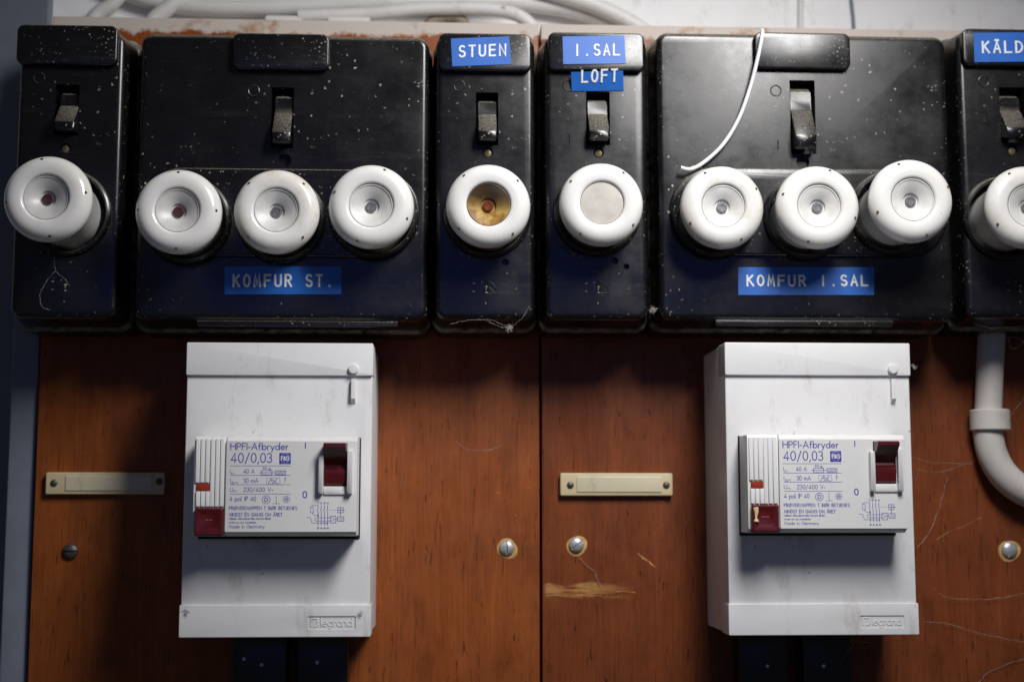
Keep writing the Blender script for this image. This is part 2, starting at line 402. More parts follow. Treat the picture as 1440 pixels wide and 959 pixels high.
# ---------------------------------------------------------------- lettering: a single-stroke geometric alphabet
def arc(cx, cy, rx, ry, a0, a1):
    n = max(4, int(abs(a1 - a0) / 20))
    return [(cx + rx * math.cos(math.radians(a0 + (a1 - a0) * k / n)), cy + ry * math.sin(math.radians(a0 + (a1 - a0) * k / n))) for k in range(n + 1)]
def ell(cx, cy, rx, ry): return arc(cx, cy, rx, ry, 90, 450)
xh = .60
G = {
 ' ': (.30, []), 'H': (.66, [[(0, 0), (0, 1)], [(.66, 0), (.66, 1)], [(0, .53), (.66, .53)]]),
 'P': (.50, [[(0, 0), (0, 1), (.24, 1)] + arc(.24, .74, .26, .26, 90, -90) + [(0, .48)]]),
 'F': (.46, [[(0, 0), (0, 1), (.46, 1)], [(0, .53), (.40, .53)]]),
 'I': (.0, [[(0, 0), (0, 1)]]), '1': (.22, [[(0, .82), (.2, 1), (.2, 0)]]),
 '-': (.26, [[(0, .36), (.26, .36)]]), '.': (.0, [[(0, 0), (0, .05)]]), ',': (.08, [[(.08, .08), (0, -.18)]]),
 '/': (.42, [[(0, -.12), (.42, 1.05)]]), 'A': (.74, [[(0, 0), (.37, 1), (.74, 0)], [(.13, .33), (.61, .33)]]),
 'B': (.48, [[(0, 0), (0, 1), (.22, 1)] + arc(.22, .77, .22, .23, 90, -90) + [(0, .54)], [(.22, .54)] + arc(.22, .27, .26, .27, 90, -90) + [(0, 0)]]),
 'C': (.70, [arc(.45, .5, .45, .5, 50, 310)]), 'D': (.64, [[(0, 0), (0, 1), (.16, 1)] + arc(.16, .5, .48, .5, 90, -90) + [(0, 0)]]),
 'E': (.46, [[(.46, 0), (0, 0), (0, 1), (.46, 1)], [(0, .53), (.42, .53)]]),
 'G': (.82, [arc(.45, .5, .45, .5, 45, 360) + [(.5, .5)]]), 'J': (.30, [[(.3, 1), (.3, .2)] + arc(.13, .18, .17, .2, 0, -150)]),
 'K': (.56, [[(0, 0), (0, 1)], [(.52, 1), (.02, .50)], [(.14, .60), (.56, 0)]]),
 'L': (.44, [[(0, 1), (0, 0), (.44, 0)]]), 'M': (.80, [[(0, 0), (.12, 1), (.40, .22), (.68, 1), (.80, 0)]]),
 'N': (.68, [[(0, 0), (0, 1), (.68, 0), (.68, 1)]]), 'O': (.84, [ell(.42, .5, .42, .5)]),
 'R': (.50, [[(0, 0), (0, 1), (.22, 1)] + arc(.22, .75, .25, .25, 90, -90) + [(0, .50)], [(.22, .5), (.50, 0)]]),
 'S': (.46, [arc(.24, .75, .20, .25, 35, 270) + arc(.24, .25, .22, .25, 90, -150)]),
 'T': (.54, [[(0, 1), (.54, 1)], [(.27, 1), (.27, 0)]]), 'U': (.58, [[(0, 1), (0, .29)] + arc(.29, .29, .29, .29, 180, 360) + [(.58, 1)]]),
 'V': (.66, [[(0, 1), (.33, 0), (.66, 1)]]), '0': (.52, [ell(.26, .5, .26, .5)]),
 '2': (.48, [arc(.24, .74, .23, .26, 170, -35) + [(0, 0), (.48, 0)]]),
 '3': (.46, [arc(.20, .75, .21, .25, 150, -80), arc(.20, .27, .25, .27, 88, -150)]),
 '4': (.56, [[(.40, 0), (.40, 1), (0, .25), (.56, .25)]]),
 '5': (.46, [[(.42, 1), (.14, 1), (.06, .56)] + arc(.19, .32, .26, .32, 115, -140)]),
 '6': (.48, [[(.36, 1), (.06, .45)], ell(.24, .28, .24, .28)]),
 '&': (.56, [[(.56, 0), (.10, .75)] + arc(.25, .80, .15, .2, 180, 0) + [(.05, .38)] + arc(.22, .22, .22, .22, 160, 330) + [(.54, .4)]]),
 'a': (.52, [ell(.26, .3, .26, .3), [(.52, 0), (.52, xh)]]), 'b': (.54, [ell(.28, .3, .26, .3), [(0, 0), (0, 1.05)]]),
 'd': (.54, [ell(.26, .3, .26, .3), [(.54, 0), (.54, 1.05)]]), 'e': (.52, [[(0, .32), (.52, .32)] + arc(.26, .3, .26, .3, 0, 320)]),
 'f': (.28, [[(.28, 1.02)] + arc(.2, .86, .1, .17, 70, 180) + [(.1, 0)], [(0, xh), (.28, xh)]]),
 'g': (.52, [ell(.26, .3, .26, .3), [(.52, xh), (.52, -.1)] + arc(.27, -.1, .25, .22, 0, -150)]),
 'h': (.44, [[(0, 0), (0, 1.05)], arc(.22, .36, .22, .24, 180, 0) + [(.44, 0)]]),
 'i': (.0, [[(0, 0), (0, xh)], [(0, .82), (0, .87)]]), 'k': (.40, [[(0, 0), (0, 1.05)], [(.36, xh), (.02, .30)], [(.1, .36), (.40, 0)]]),
 'l': (.0, [[(0, 0), (0, 1.05)]]), 'm': (.74, [[(0, 0), (0, xh)], arc(.185, .38, .185, .22, 180, 0) + [(.37, 0)], arc(.555, .38, .185, .22, 180, 0) + [(.74, 0)]]),
 'n': (.44, [[(0, 0), (0, xh)], arc(.22, .36, .22, .24, 180, 0) + [(.44, 0)]]), 'o': (.54, [ell(.27, .3, .27, .3)]),
 'p': (.54, [ell(.28, .3, .26, .3), [(0, xh), (0, -.35)]]), 'r': (.24, [[(0, 0), (0, xh)], arc(.18, .34, .18, .25, 180, 70)]),
 's': (.32, [arc(.16, .45, .14, .15, 40, 270) + arc(.16, .15, .16, .15, 90, -150)]), 't': (.26, [[(.13, 0), (.13, .9)], [(0, xh), (.26, xh)]]),
 'u': (.44, [[(0, xh), (0, .24)] + arc(.22, .24, .22, .24, 180, 360) + [(.44, xh), (.44, 0)]]),
 'v': (.44, [[(0, xh), (.22, 0), (.44, xh)]]), 'y': (.48, [[(0, xh), (.25, .02)], [(.48, xh), (.14, -.36)]]),
 '~': (.30, [[(0, .32), (.08, .4), (.22, .3), (.30, .38)]]),
}
G['Ø'] = (.84, G['O'][1] + [[(.08, -.05), (.76, 1.05)]]); G['ø'] = (.54, G['o'][1] + [[(.02, -.05), (.52, .65)]])
G['Å'] = (.74, G['A'][1] + [ell(.37, 1.14, .09, .1)]); G['Ä'] = (.74, G['A'][1] + [[(.22, 1.12), (.22, 1.18)], [(.52, 1.12), (.52, 1.18)]])
G['É'] = (.46, G['E'][1] + [[(.2, 1.1), (.32, 1.24)]])
def text_lines(s, x, z, cap, width=None, gap=.20, mono=None):
    """polylines of a line of text whose baseline starts at (x, z); squeezed to width when given"""
    out = []; cx = 0
    for ch in s:
        wd, ls = G[ch]
        if mono:
            sc_ = mono * .72 / max(wd, .42) if wd > .1 else 1
            for l in ls: out.append([(cx + (mono - gap * .0 - wd * sc_) / 2 + p[0] * sc_, p[1]) for p in l])
            cx += mono + gap
        else:
            for l in ls: out.append([(cx + p[0], p[1]) for p in l])
            cx += wd + gap
    cx -= gap
    k = (width / cx) if (width and cx > .01) else cap
    return [[(x + p[0] * k, z + p[1] * cap) for p in l] for l in out]
def ribbon(lines, wd, h, d, prof=((-.5, 0), (0, 1), (.5, 0)), skew=None):
    V, Fc = [], []; m = len(prof)
    for l in lines:
        pts = [Vector(p) for p in l]
        q = [pts[0]]
        for p in pts[1:]:
            if (p - q[-1]).length > 1e-4: q.append(p)
        if len(q) < 2: continue
        closed = (q[0] - q[-1]).length < wd * .3 and len(q) > 4
        if not closed:
            q[0] = q[0] - (q[1] - q[0]).normalized() * wd * .35; q[-1] = q[-1] + (q[-1] - q[-2]).normalized() * wd * .35
        base = len(V)
        for i, p in enumerate(q):
            a = q[i - 1] if i else (q[-2] if closed else p); b = q[i + 1] if i < len(q) - 1 else (q[1] if closed else p)
            t1 = (p - a).normalized() if (p - a).length > 1e-6 else (b - p).normalized()
            t2 = (b - p).normalized() if (b - p).length > 1e-6 else t1
            n1 = Vector((-t1.y, t1.x)); n2 = Vector((-t2.y, t2.x)); nn = n1 + n2
            if nn.length < .2: nn = n1
            nn.normalize(); k = 1 / max(.45, nn.dot(n1))
            for u, hh in prof:
                V.append((p.x + nn.x * u * wd * k, d + hh * h, p.y + nn.y * u * wd * k))
        for i in range(len(q) - 1):
            for j in range(m - 1):
                a = base + i * m + j; Fc.append((a, a + 1, a + 1 + m, a + m))
        if not closed:
            Fc.append(tuple(base + j for j in range(m))[::-1]); e = base + (len(q) - 1) * m; Fc.append(tuple(e + j for j in range(m)))
    return V, Fc
ROUND = ((-.5, 0), (-.36, .75), (0, 1), (.36, .75), (.5, 0))

# ---------------------------------------------------------------- the setting: wall and boards
WALL_D = -52.0
wall = build('wall', loft([(rrect(-900, 900, -500, 900, .1, 1), WALL_D - 20), (rrect(-900, 900, -500, 900, .1, 1), WALL_D)]), WALLM, None, 0)
wall['kind'] = 'structure'
def board(name, x0, x1, label, mat, cx):
    t = thing(name, label, 'board', (cx, 0, 0))
    build('panel', slab(x0, x1, -190, TOPZ, WALL_D, 0, .4, .5), mat, t)
    return t
bl = board('backing_board', edgeL, seamL, 'warm orange-brown veneered mounting board behind the KOMFUR ST. fuse box', WOODL, -90)
br = board('backing_board', seamR, 420, 'darker reddish veneered mounting board behind the KOMFUR 1.SAL fuse box', WOODR, RCX)

# ---------------------------------------------------------------- fuse boxes
FD = 45.0      # depth of the fuse box faces
def rect(px0, px1, py0, py1, d):
    ym = (py0 + py1) / 2; xm = (px0 + px1) / 2
    return P(px0, ym, d)[0], P(px1, ym, d)[0], P(xm, py1, d)[1], P(xm, py0, d)[1]
def lever_geo(x0, x1, zt, zb, f):
    h = zt - zb
    pr = [(f - 10, zt), (f - 4.5, zt), (f - 1.6, zt - .07 * h), (f - 1.4, zt - .20 * h), (f - .8, zt - .34 * h), (f + .6, zt - .40 * h), (f + 7.2, zt - .78 * h),
          (f + 7.6, zt - .83 * h), (f + 7.4, zt - .96 * h), (f + 6.4, zb), (f - 1, zb + .05 * h), (f - 10, zb + .2 * h)]
    return prism(pr, x0, x1, .55)
FUSEBOX_GROUP = 'fuse boxes in a row on the boards'
def fuse_box(label, face, plate, slot, fuses, fl=(2.3, 2.3), tri=False, tapes=(), marks=(), screw=None, holes=(), bar=None, emblem=None):
    x0, x1, z0, z1 = rect(*face, FD)
    t = thing('fuse_box', label, 'fuse box', ((x0 + x1) / 2, z0, 0), FUSEBOX_GROUP)
    r = 4.2; rings = []
    fL, fR = fl; e = 3.0
    def out(k, rr): return rrect(x0 - fL * k, x1 + fR * k, z0 - 3.2 * k, z1 + 3.0 * k, rr, 7)
    rings += [(out(.97, r + 2), 0), (out(1, r + 2), 22), (out(.97, r + 2), 23.2), (out(.90, r + 2), 23.8), (out(.55, r + 1.8), 24.6)]
    for k in range(7):
        a = math.radians(90 * k / 6); ins = e * (1 - math.cos(a))
        rings.append((rrect(x0 + ins, x1 - ins, z0 + ins, z1 - ins, max(r + 1.4 - ins, 1.2), 7), FD - e + e * math.sin(a)))
    body = build('cover', loft(rings), BAK, t)
    cutters = []
    # slot of the switch
    sx0, sx1, sz0, sz1 = rect(*slot, FD)
    cutters.append(loft([(rrect(sx0 - .3, sx1 + .3, sz0 - .3, sz1 + .3, .5, 2), FD + 3), (rrect(sx0, sx1, sz0, sz1, .4, 2), FD - 12)]))
    fz = FD + (2.4 if tri else 0)
    for (cx, cy, dc, *_) in fuses:
        fx, fzz = P(cx, cy, dc)
        cutters.append(lathe(fx, fzz, [(18.4, FD + 8), (18.4, FD - 14)], 40, cap=(True, True)))
    for (hx, hy, hr) in holes:
        a = P(hx, hy, FD); cutters.append(lathe(a[0], a[1], [(hr, FD + 3), (hr, FD - 3)], 16, cap=(True, True)))
    if screw:
        a = P(*screw, FD); cutters.append(lathe(a[0], a[1], [(2.5, FD + 3), (2.5, FD - 3)], 20, cap=(True, True)))
    cut(body, *cutters)
    if tri:       # the raised field that carries the three fuses
        tx0, tx1, tz0, tz1 = rect(*tri, FD)
        rr = (tz1 - tz0) / 2 - 1
        pl = build('fuse_field', slab(tx0, tx1, tz0, tz1, FD - 1, fz, rr, .9, 14), BAK, t)
        cut(pl, *[lathe(*P(cx, cy, dc), [(18.4, FD + 8), (18.4, FD - 14)], 40, cap=(True, True)) for (cx, cy, dc, *_) in fuses])
    # collar round each fuse
    for (cx, cy, dc, *_) in fuses:
        fx, fzz = P(cx, cy, dc)
        build('fuse_collar', lathe(fx, fzz, [(18.0, FD - 13.5), (18.2, fz + 1.2), (18.6, fz + 2.0), (19.4, fz + 2.2), (20.2, fz + 1.7), (20.7, fz - .4)], 56), BAK, t)
    # title plate
    p0, p1, q0, q1 = rect(*plate, FD + 3.6)
    build('title_plate', slab(p0, p1, q0, q1, FD - 6, FD + 3.6, 3.4, .9, 7), BAK, t)
    # switch lever
    l0, l1, _, _ = rect(slot[0] + 3, slot[1] - 2, slot[2], slot[3], FD + 3)
    zt = P((slot[0] + slot[1]) / 2, slot[2] + 8, FD)[1]; zb = P((slot[0] + slot[1]) / 2, slot[3] - 5, FD + 5)[1]
    build('switch_lever', lever_geo(l0, l1, zt, zb, FD), BAK, t)
    # moulded on/off signs: a ring and a dash
    lines = []
    for (kind, mx, my) in marks:
        a = P(mx, my, FD)
        if kind == 'o': lines.append(ell(a[0], a[1], 2.5, 2.6))
        else: lines.append([(a[0], a[1] - 2), (a[0], a[1] + 2)])
    for l_ in lines: build('moulded_mark', ribbon([l_], .55, .35, FD - .03, ROUND), BAK, t)
    if emblem:
        a = P(*emblem, FD)
        e_ = [[(a[0] - 3.2, a[1] - 2.6)] + arc(a[0] - 3.2, a[1] - 2.6, 6.2, 6.2, 75, 0) + [(a[0] - 3.2, a[1] - 2.6)],
              [(a[0] - 1.2, a[1] - 1.8), (a[0] - 1.2, a[1] + 2.2)], [(a[0] - 1, a[1] - .4), (a[0] + 1, a[1] + 1.6)], [(a[0] - .6, a[1] + .2), (a[0] + 1.3, a[1] - 1.8)]]
        build('moulded_emblem', ribbon(e_, .42, .3, FD - .03, ROUND), BAK, t)
    if screw:
        a = P(*screw, FD)
        s_ = build('terminal_screw', lathe(a[0], a[1], [(2.2, FD - 3.2), (2.2, FD - 1.4), (1.6, FD - .8), (.01, FD - .6)], 20), BRASS, t)
    if bar:
        b0, b1, c0, c1 = rect(*bar, FD - 3)
        build('lower_ledge', slab(b0, b1, c0, c1, FD - 12, FD - 1.4, .5, .4), BAK, t)
    for tp in tapes: tape(t, *tp)
    return t
def tape(parent, quad, txt, tx0, tx1, ty_top, ty_bot, d, lab):
    """embossed plastic tape: quad = four pixel corners (tl, tr, br, bl)"""
    dt, d = d if isinstance(d, tuple) else (d, d)
    c = [P(*q, dd_) for q, dd_ in zip(quad, (dt, dt, d, d))]
    n = 8; V = []; Fc = []
    for lay in (0, 1):
        for j in range(2):
            for i in range(n + 1):
                u = i / n; a, b = (c[0], c[1]) if j == 0 else (c[3], c[2])
                V.append((a[0] + (b[0] - a[0]) * u, (dt if j == 0 else d) + (.32 if lay else -.05), a[1] + (b[1] - a[1]) * u))
    m = n + 1
    for i in range(n):
        Fc.append((2 * m + i, 2 * m + i + 1, 3 * m + i + 1, 3 * m + i)); Fc.append((i, i + 1, m + i + 1, m + i))
        Fc.append((i, i + 1, 2 * m + i + 1, 2 * m + i)); Fc.append((m + i, m + i + 1, 3 * m + i + 1, 3 * m + i))
    for e in (0, n): Fc.append((e, m + e, 3 * m + e, 2 * m + e))
    o = build('label_tape', (V, Fc), TAPE, parent, 20); o['label'] = lab
    ang = math.atan2(c[1][1] - c[0][1], c[1][0] - c[0][0])
    ym = (ty_top + ty_bot) / 2
    a = P(tx0, ym, d); b = P(tx1, ym, d); cap = P(tx0, ty_top, d)[1] - P(tx0, ty_bot, d)[1]
    z0 = P(tx0, ty_bot, d)[1]
    ls = text_lines(txt, a[0], z0, cap, b[0] - a[0], gap=.22, mono=.74)
    ls = [[(x, z + math.tan(ang) * (x - a[0])) for x, z in l] for l in ls]
    V, Fc = ribbon(ls, 1.05, .38, d + .31, ROUND)
    V = [(x, y + (dt - d) * (z - c[3][1]) / (c[0][1] - c[3][1]), z) for x, y, z in V]
    build('lettering', (V, Fc), EMB, o)
    OFF[o] = OFF[parent]

def q4(x0, x1, y0, y1, sk=0): return ((x0, y0), (x1, y0 - sk), (x1 + sk, y1 - sk), (x0 + sk, y1))
# fuses: (px of the face centre, py, depth of the face, spin, kind)
FU = {
 'bare': [(63.5, 277, 80, 8, 'red')],
 'st': [(248.5, 295, 72, 0, 'red'), (387.5, 295, 70, 45, 'dark'), (521.5, 288, 72, 70, 'dark')],
 'stuen': [(687, 287, 70, 40, 'scorch')], 'sal': [(847, 285, 70, 55, 'milk')],
 'k1': [(1018, 289, 69, 28, 'dark'), (1153, 289, 73, 72, 'dark'), (1285, 280, 79, 20, 'dark')],
 'kald': [(1449, 289, 75, 30, 'dark')],
}
PD = FD + 3.62
fuse_box('narrow black fuse box with a blank top plate and no blue tape', (21, 170, 44, 448), (23, 165, 35, 91), (78, 110, 120, 190), FU['bare'], (3, 3.3), marks=[('o', 55, 110)], screw=(92, 209))
fuse_box('wide black three-fuse box with the dim blue KOMFUR ST. tape', (192, 602, 49, 451), (327, 463, 47, 98), (382, 412, 124, 208), FU['st'], (3.3, 1.5),
         tri=(196, 590, 239, 362), tapes=[(q4(316, 480, 375, 414), 'KOMFUR ST.', 327, 469, 387, 403, FD, 'blue embossed tape reading KOMFUR ST.')],
         marks=[('o', 357, 128)], holes=[(400, 226, 3.2)], bar=(277, 560, 452, 460))
fuse_box('narrow black fuse box with blue STUEN tape on its top plate', (612, 752, 49, 450), (617, 747, 47, 100), (670, 700, 131, 204), FU['stuen'], (1.5, 2.1),
         tapes=[(((634, 55), (716, 52), (719, 91), (636, 94)), 'STUEN', 644, 712, 66, 81, PD, 'blue embossed tape reading STUEN')],
         marks=[('o', 646, 121), ('i', 648, 195)], screw=(686, 215), holes=[(711, 369, 1.6)], emblem=(690, 405))
fuse_box('narrow black fuse box with two blue tapes reading 1.SAL and LOFT', (766, 911, 49, 450), (771, 906, 46, 100), (825, 857, 130, 204), FU['sal'], (2.1, 2.1),
         tapes=[(((791, 52), (878, 51), (880, 90), (792, 91)), 'I.SAL', 806, 872, 64, 79, PD, 'upper blue embossed tape reading 1.SAL'),
                (((803, 102), (876, 100), (877, 128), (804, 129)), 'LOFT', 816, 868, 103.5, 118, (PD - .2, FD + .2), 'lower blue embossed tape reading LOFT')],
         marks=[('o', 799, 121), ('i', 801, 195)], screw=(842, 215), holes=[(865, 367, 1.6), (881, 375, 1.4)], emblem=(847, 405))
fuse_box('wide black three-fuse box with the bright blue KOMFUR 1.SAL tape', (925, 1337, 48, 451), (1061, 1196, 46, 97), (1112, 1146, 114, 216), FU['k1'], (2.1, 2.3),
         tri=(942, 1330, 239, 361), tapes=[(q4(1038, 1229, 376, 415), 'KOMFUR I.SAL', 1049, 1221, 388, 402, FD, 'blue embossed tape reading KOMFUR 1.SAL')],
         marks=[('o', 1091, 128), ('i', 1094, 204)], holes=[(1129, 228, 3.2)], bar=(1005, 1255, 451, 459))
fuse_box('narrow black fuse box with blue KÄLDER tape above the grey conduit', (1352, 1500, 44, 448), (1354, 1500, 41, 93), (1407, 1441, 124, 200), FU['kald'], (2.3, 2.3),
         tapes=[(((1369, 47), (1482, 46), (1482, 87), (1370, 88)), 'KÄLDER', 1380, 1470, 60, 75, PD, 'blue embossed tape reading KÄLDER')],
         marks=[('o', 1383, 115)], screw=(1424, 212))

# ---------------------------------------------------------------- porcelain fuse caps
CAPLAB = {
 'bare': ['white porcelain fuse cap with reddish centre standing far out of the unlabelled fuse box'],
 'st': ['yellowed porcelain fuse cap with reddish centre on the KOMFUR ST. box', 'white porcelain fuse cap under the switch of the KOMFUR ST. box', 'white porcelain fuse cap of the KOMFUR ST. box beside the STUEN box'],
 'stuen': ['porcelain fuse cap with a brown scorched window on the STUEN box'], 'sal': ['porcelain fuse cap with a flat milky window under the LOFT tape'],
 'k1': ['white porcelain fuse cap of the KOMFUR 1.SAL box beside the hanging white wire', 'white porcelain fuse cap under the switch of the KOMFUR 1.SAL box', 'white porcelain fuse cap standing crooked and far out of the KOMFUR 1.SAL box'],
 'kald': ['white porcelain fuse cap on the KÄLDER fuse box'],
}
def fuse_cap(label, cx, cy, dc, spin, kind, base):
    x, z = P(cx, cy, dc)
    t = thing('screw_fuse', label, 'fuse', (x, z, FD - 12), 'porcelain screw fuses')
    R = 19.25
    prof = [(15.2, FD - 11), (15.6, base + 1), (16.6, dc - 13.5), (17.2, dc - 11.5), (17.5, dc - 9.6)]
    for k in range(0, 11):                       # outer bead
        a = math.radians(-62 + 152 * k / 10); prof.append((R - 5.6 + 5.6 * math.cos(a), dc - 5.6 + 5.6 * math.sin(a)))
    prof += [(12.6, dc - .02), (11.6, dc - .15)]
    for k in range(1, 6):
        a = math.radians(90 + 90 * k / 5); prof.append((11.6 + 1.75 * math.cos(a), dc - 1.75 + 1.6 * math.sin(a)))
    prof += [(9.75, dc - 4.2)]
    build('porcelain_cap', lathe(x, z, prof, 72), PORC, t, 50)
    if kind == 'milk':
        build('window_disc', lathe(x, z, [(9.75, dc - 1.5), (6, dc - 1.35), (.01, dc - 1.3)], 48), MILKY, t)
    else:
        fm = SCORCH if kind == 'scorch' else FUNNEL
        build('window_funnel', lathe(x, z, [(9.75, dc - 1.35), (9.3, dc - 1.4), (9.2, dc - 1.75), (3.9, dc - 3.9), (3.5, dc - 4.4), (3.3, dc - 5.3), (.01, dc - 5.4)], 48), fm, t, 30)
        im = {'red': simple('indicator_red', (.075, .03, .028), .4, 0, .3), 'dark': simple('indicator_grey', (.22, .22, .225), .3, .4, .4, 900), 'scorch': simple('indicator_copper', (.30, .085, .03), .3, .7, .3)}[kind]
        k = build('indicator_button', lathe(x, z, [(2.5, dc - 5.3), (2.5, dc - 4.4), (2.2, dc - 4.1), (1.5, dc - 4.1), (1.3, dc - 4.35), (.01, dc - 4.4)], 32), im, t)
        build('window_glass', lathe(x, z, [(9.7, dc - 1.25), (9.4, dc - 1.15), (.01, dc - 1.1)], 40), GLASS, t)
    for k in range(4):
        a = math.radians(spin + 90 * k); rr = 17.1
        hx, hz = x + rr * math.cos(a), z + rr * math.sin(a)
        dd = dc - 5.6 + math.sqrt(max(0, 5.6 ** 2 - (rr - R + 5.6) ** 2))
        build('sealing_hole', lathe(hx, hz, [(.72, dd - 1.2), (.68, dd + .05), (.35, dd + .12), (.01, dd + .13)], 10), HOLE, t)
    return t
for k in FU:
    for f, lab in zip(FU[k], CAPLAB[k]):
        fuse_cap(lab, *f, FD + (2.4 if k in ('st', 'k1') else 0))

# ---------------------------------------------------------------- breaker enclosures and breakers
ED = 53.0
def enclosure(label, xl, xr, yt, yb, lid_y, strip_y, knob, logo, brk):
    xm = (xl + xr) / 2
    z1 = P(xm, yt, ED)[1]; z0 = P(xm, yb, ED)[1]
    xa = P(xl, 690, ED)[0]; xb = P(xr, 690, ED)[0]
    t = thing('breaker_enclosure', label, 'enclosure', ((xa + xb) / 2, z0, 0), 'white breaker enclosures')
    ya = P(xm, lid_y, ED)[1]; ys = P(xm, strip_y, ED)[1]
    fb = ED - 1.5
    body = build('housing', slab(xa + .25, xb - .25, z0 + .3, z1 - .3, 0, fb, 1.2, .5, 4, .25), WHITE, t)
    bx0, bx1, bz0, bz1 = brk
    cut(body, loft([(rrect(bx0 - .6, bx1 + .6, bz0 - 1.2, bz1 + .2, .4, 2), ED + 5), (rrect(bx0 - .6, bx1 + .6, bz0 - 1.2, bz1 + .2, .4, 2), 30)]))
    build('lid', slab(xa, xb, ya, z1, fb - 14, ED, .7, .45, 4), WHITE, t)
    st = build('lower_strip', slab(xa - .25, xb + .25, z0, ys, fb - 14, ED - .2, .7, .4, 4), WHITE, t)
    # latch: button with a little hook below
    kx, kz = P(knob[0], knob[1], ED + 1)
    build('latch_button', lathe(kx, kz, [(2.3, ED - .2), (2.3, ED + 1.2), (1.9, ED + 1.6), (.01, ED + 1.7)], 24), WHITE, t)
    hx0, hx1, hz0, hz1 = rect(knob[0] - 3, knob[0] + 3, knob[1] + 14, knob[1] + 48, fb + 1)
    build('latch_hook', prism([(fb - .5, hz1), (fb + 2.0, hz1), (fb + 2.6, hz0 + 2.0), (fb + .4, hz0), (fb - .5, hz0)], hx0, hx1, .2), WHITE, t)
    # moulded name field in the lower strip
    lx0, lx1, lz0, lz1 = rect(*logo, ED)
    cut(st, loft([(rrect(lx0, lx1, lz0, lz1, .5, 2), ED + 2), (rrect(lx0, lx1, lz0, lz1, .5, 2), ED - .6)]))
    h = lz1 - lz0; gx = lx0 + 1.4; gz = lz0 + h * .26; cap = h * .55
    sq = [[(gx, gz), (gx, gz + cap), (gx + cap * .85, gz + cap), (gx + cap * .85, gz), (gx + cap * .45, gz)], [(gx + cap * .5, gz - .3), (gx + cap * 1.0, gz + .5)]]
    ls = text_lines('legrand', gx + cap * 1.35, gz, cap * 1.05, lx1 - gx - cap * 1.35 - 1.6, gap=.17)
    build('moulded_lettering', ribbon(sq + ls, .6, .26, ED - .62, ROUND), WHITE, st)
    return t
BD = 70.0
A0 = P(324.1, 623.1, BD)            # top left corner of the H of the first breaker's print
def brect(A):                       # breaker outline relative to its print
    x0 = P(271.5, 690, BD)[0] - A0[0]; x1 = P(501.5, 690, BD)[0] - A0[0]
    z1 = P(390, 613, BD)[1] - A0[1]; z0 = P(390, 755, BD)[1] - A0[1]
    return A[0] + x0, A[0] + x1, A[1] + z0, A[1] + z1
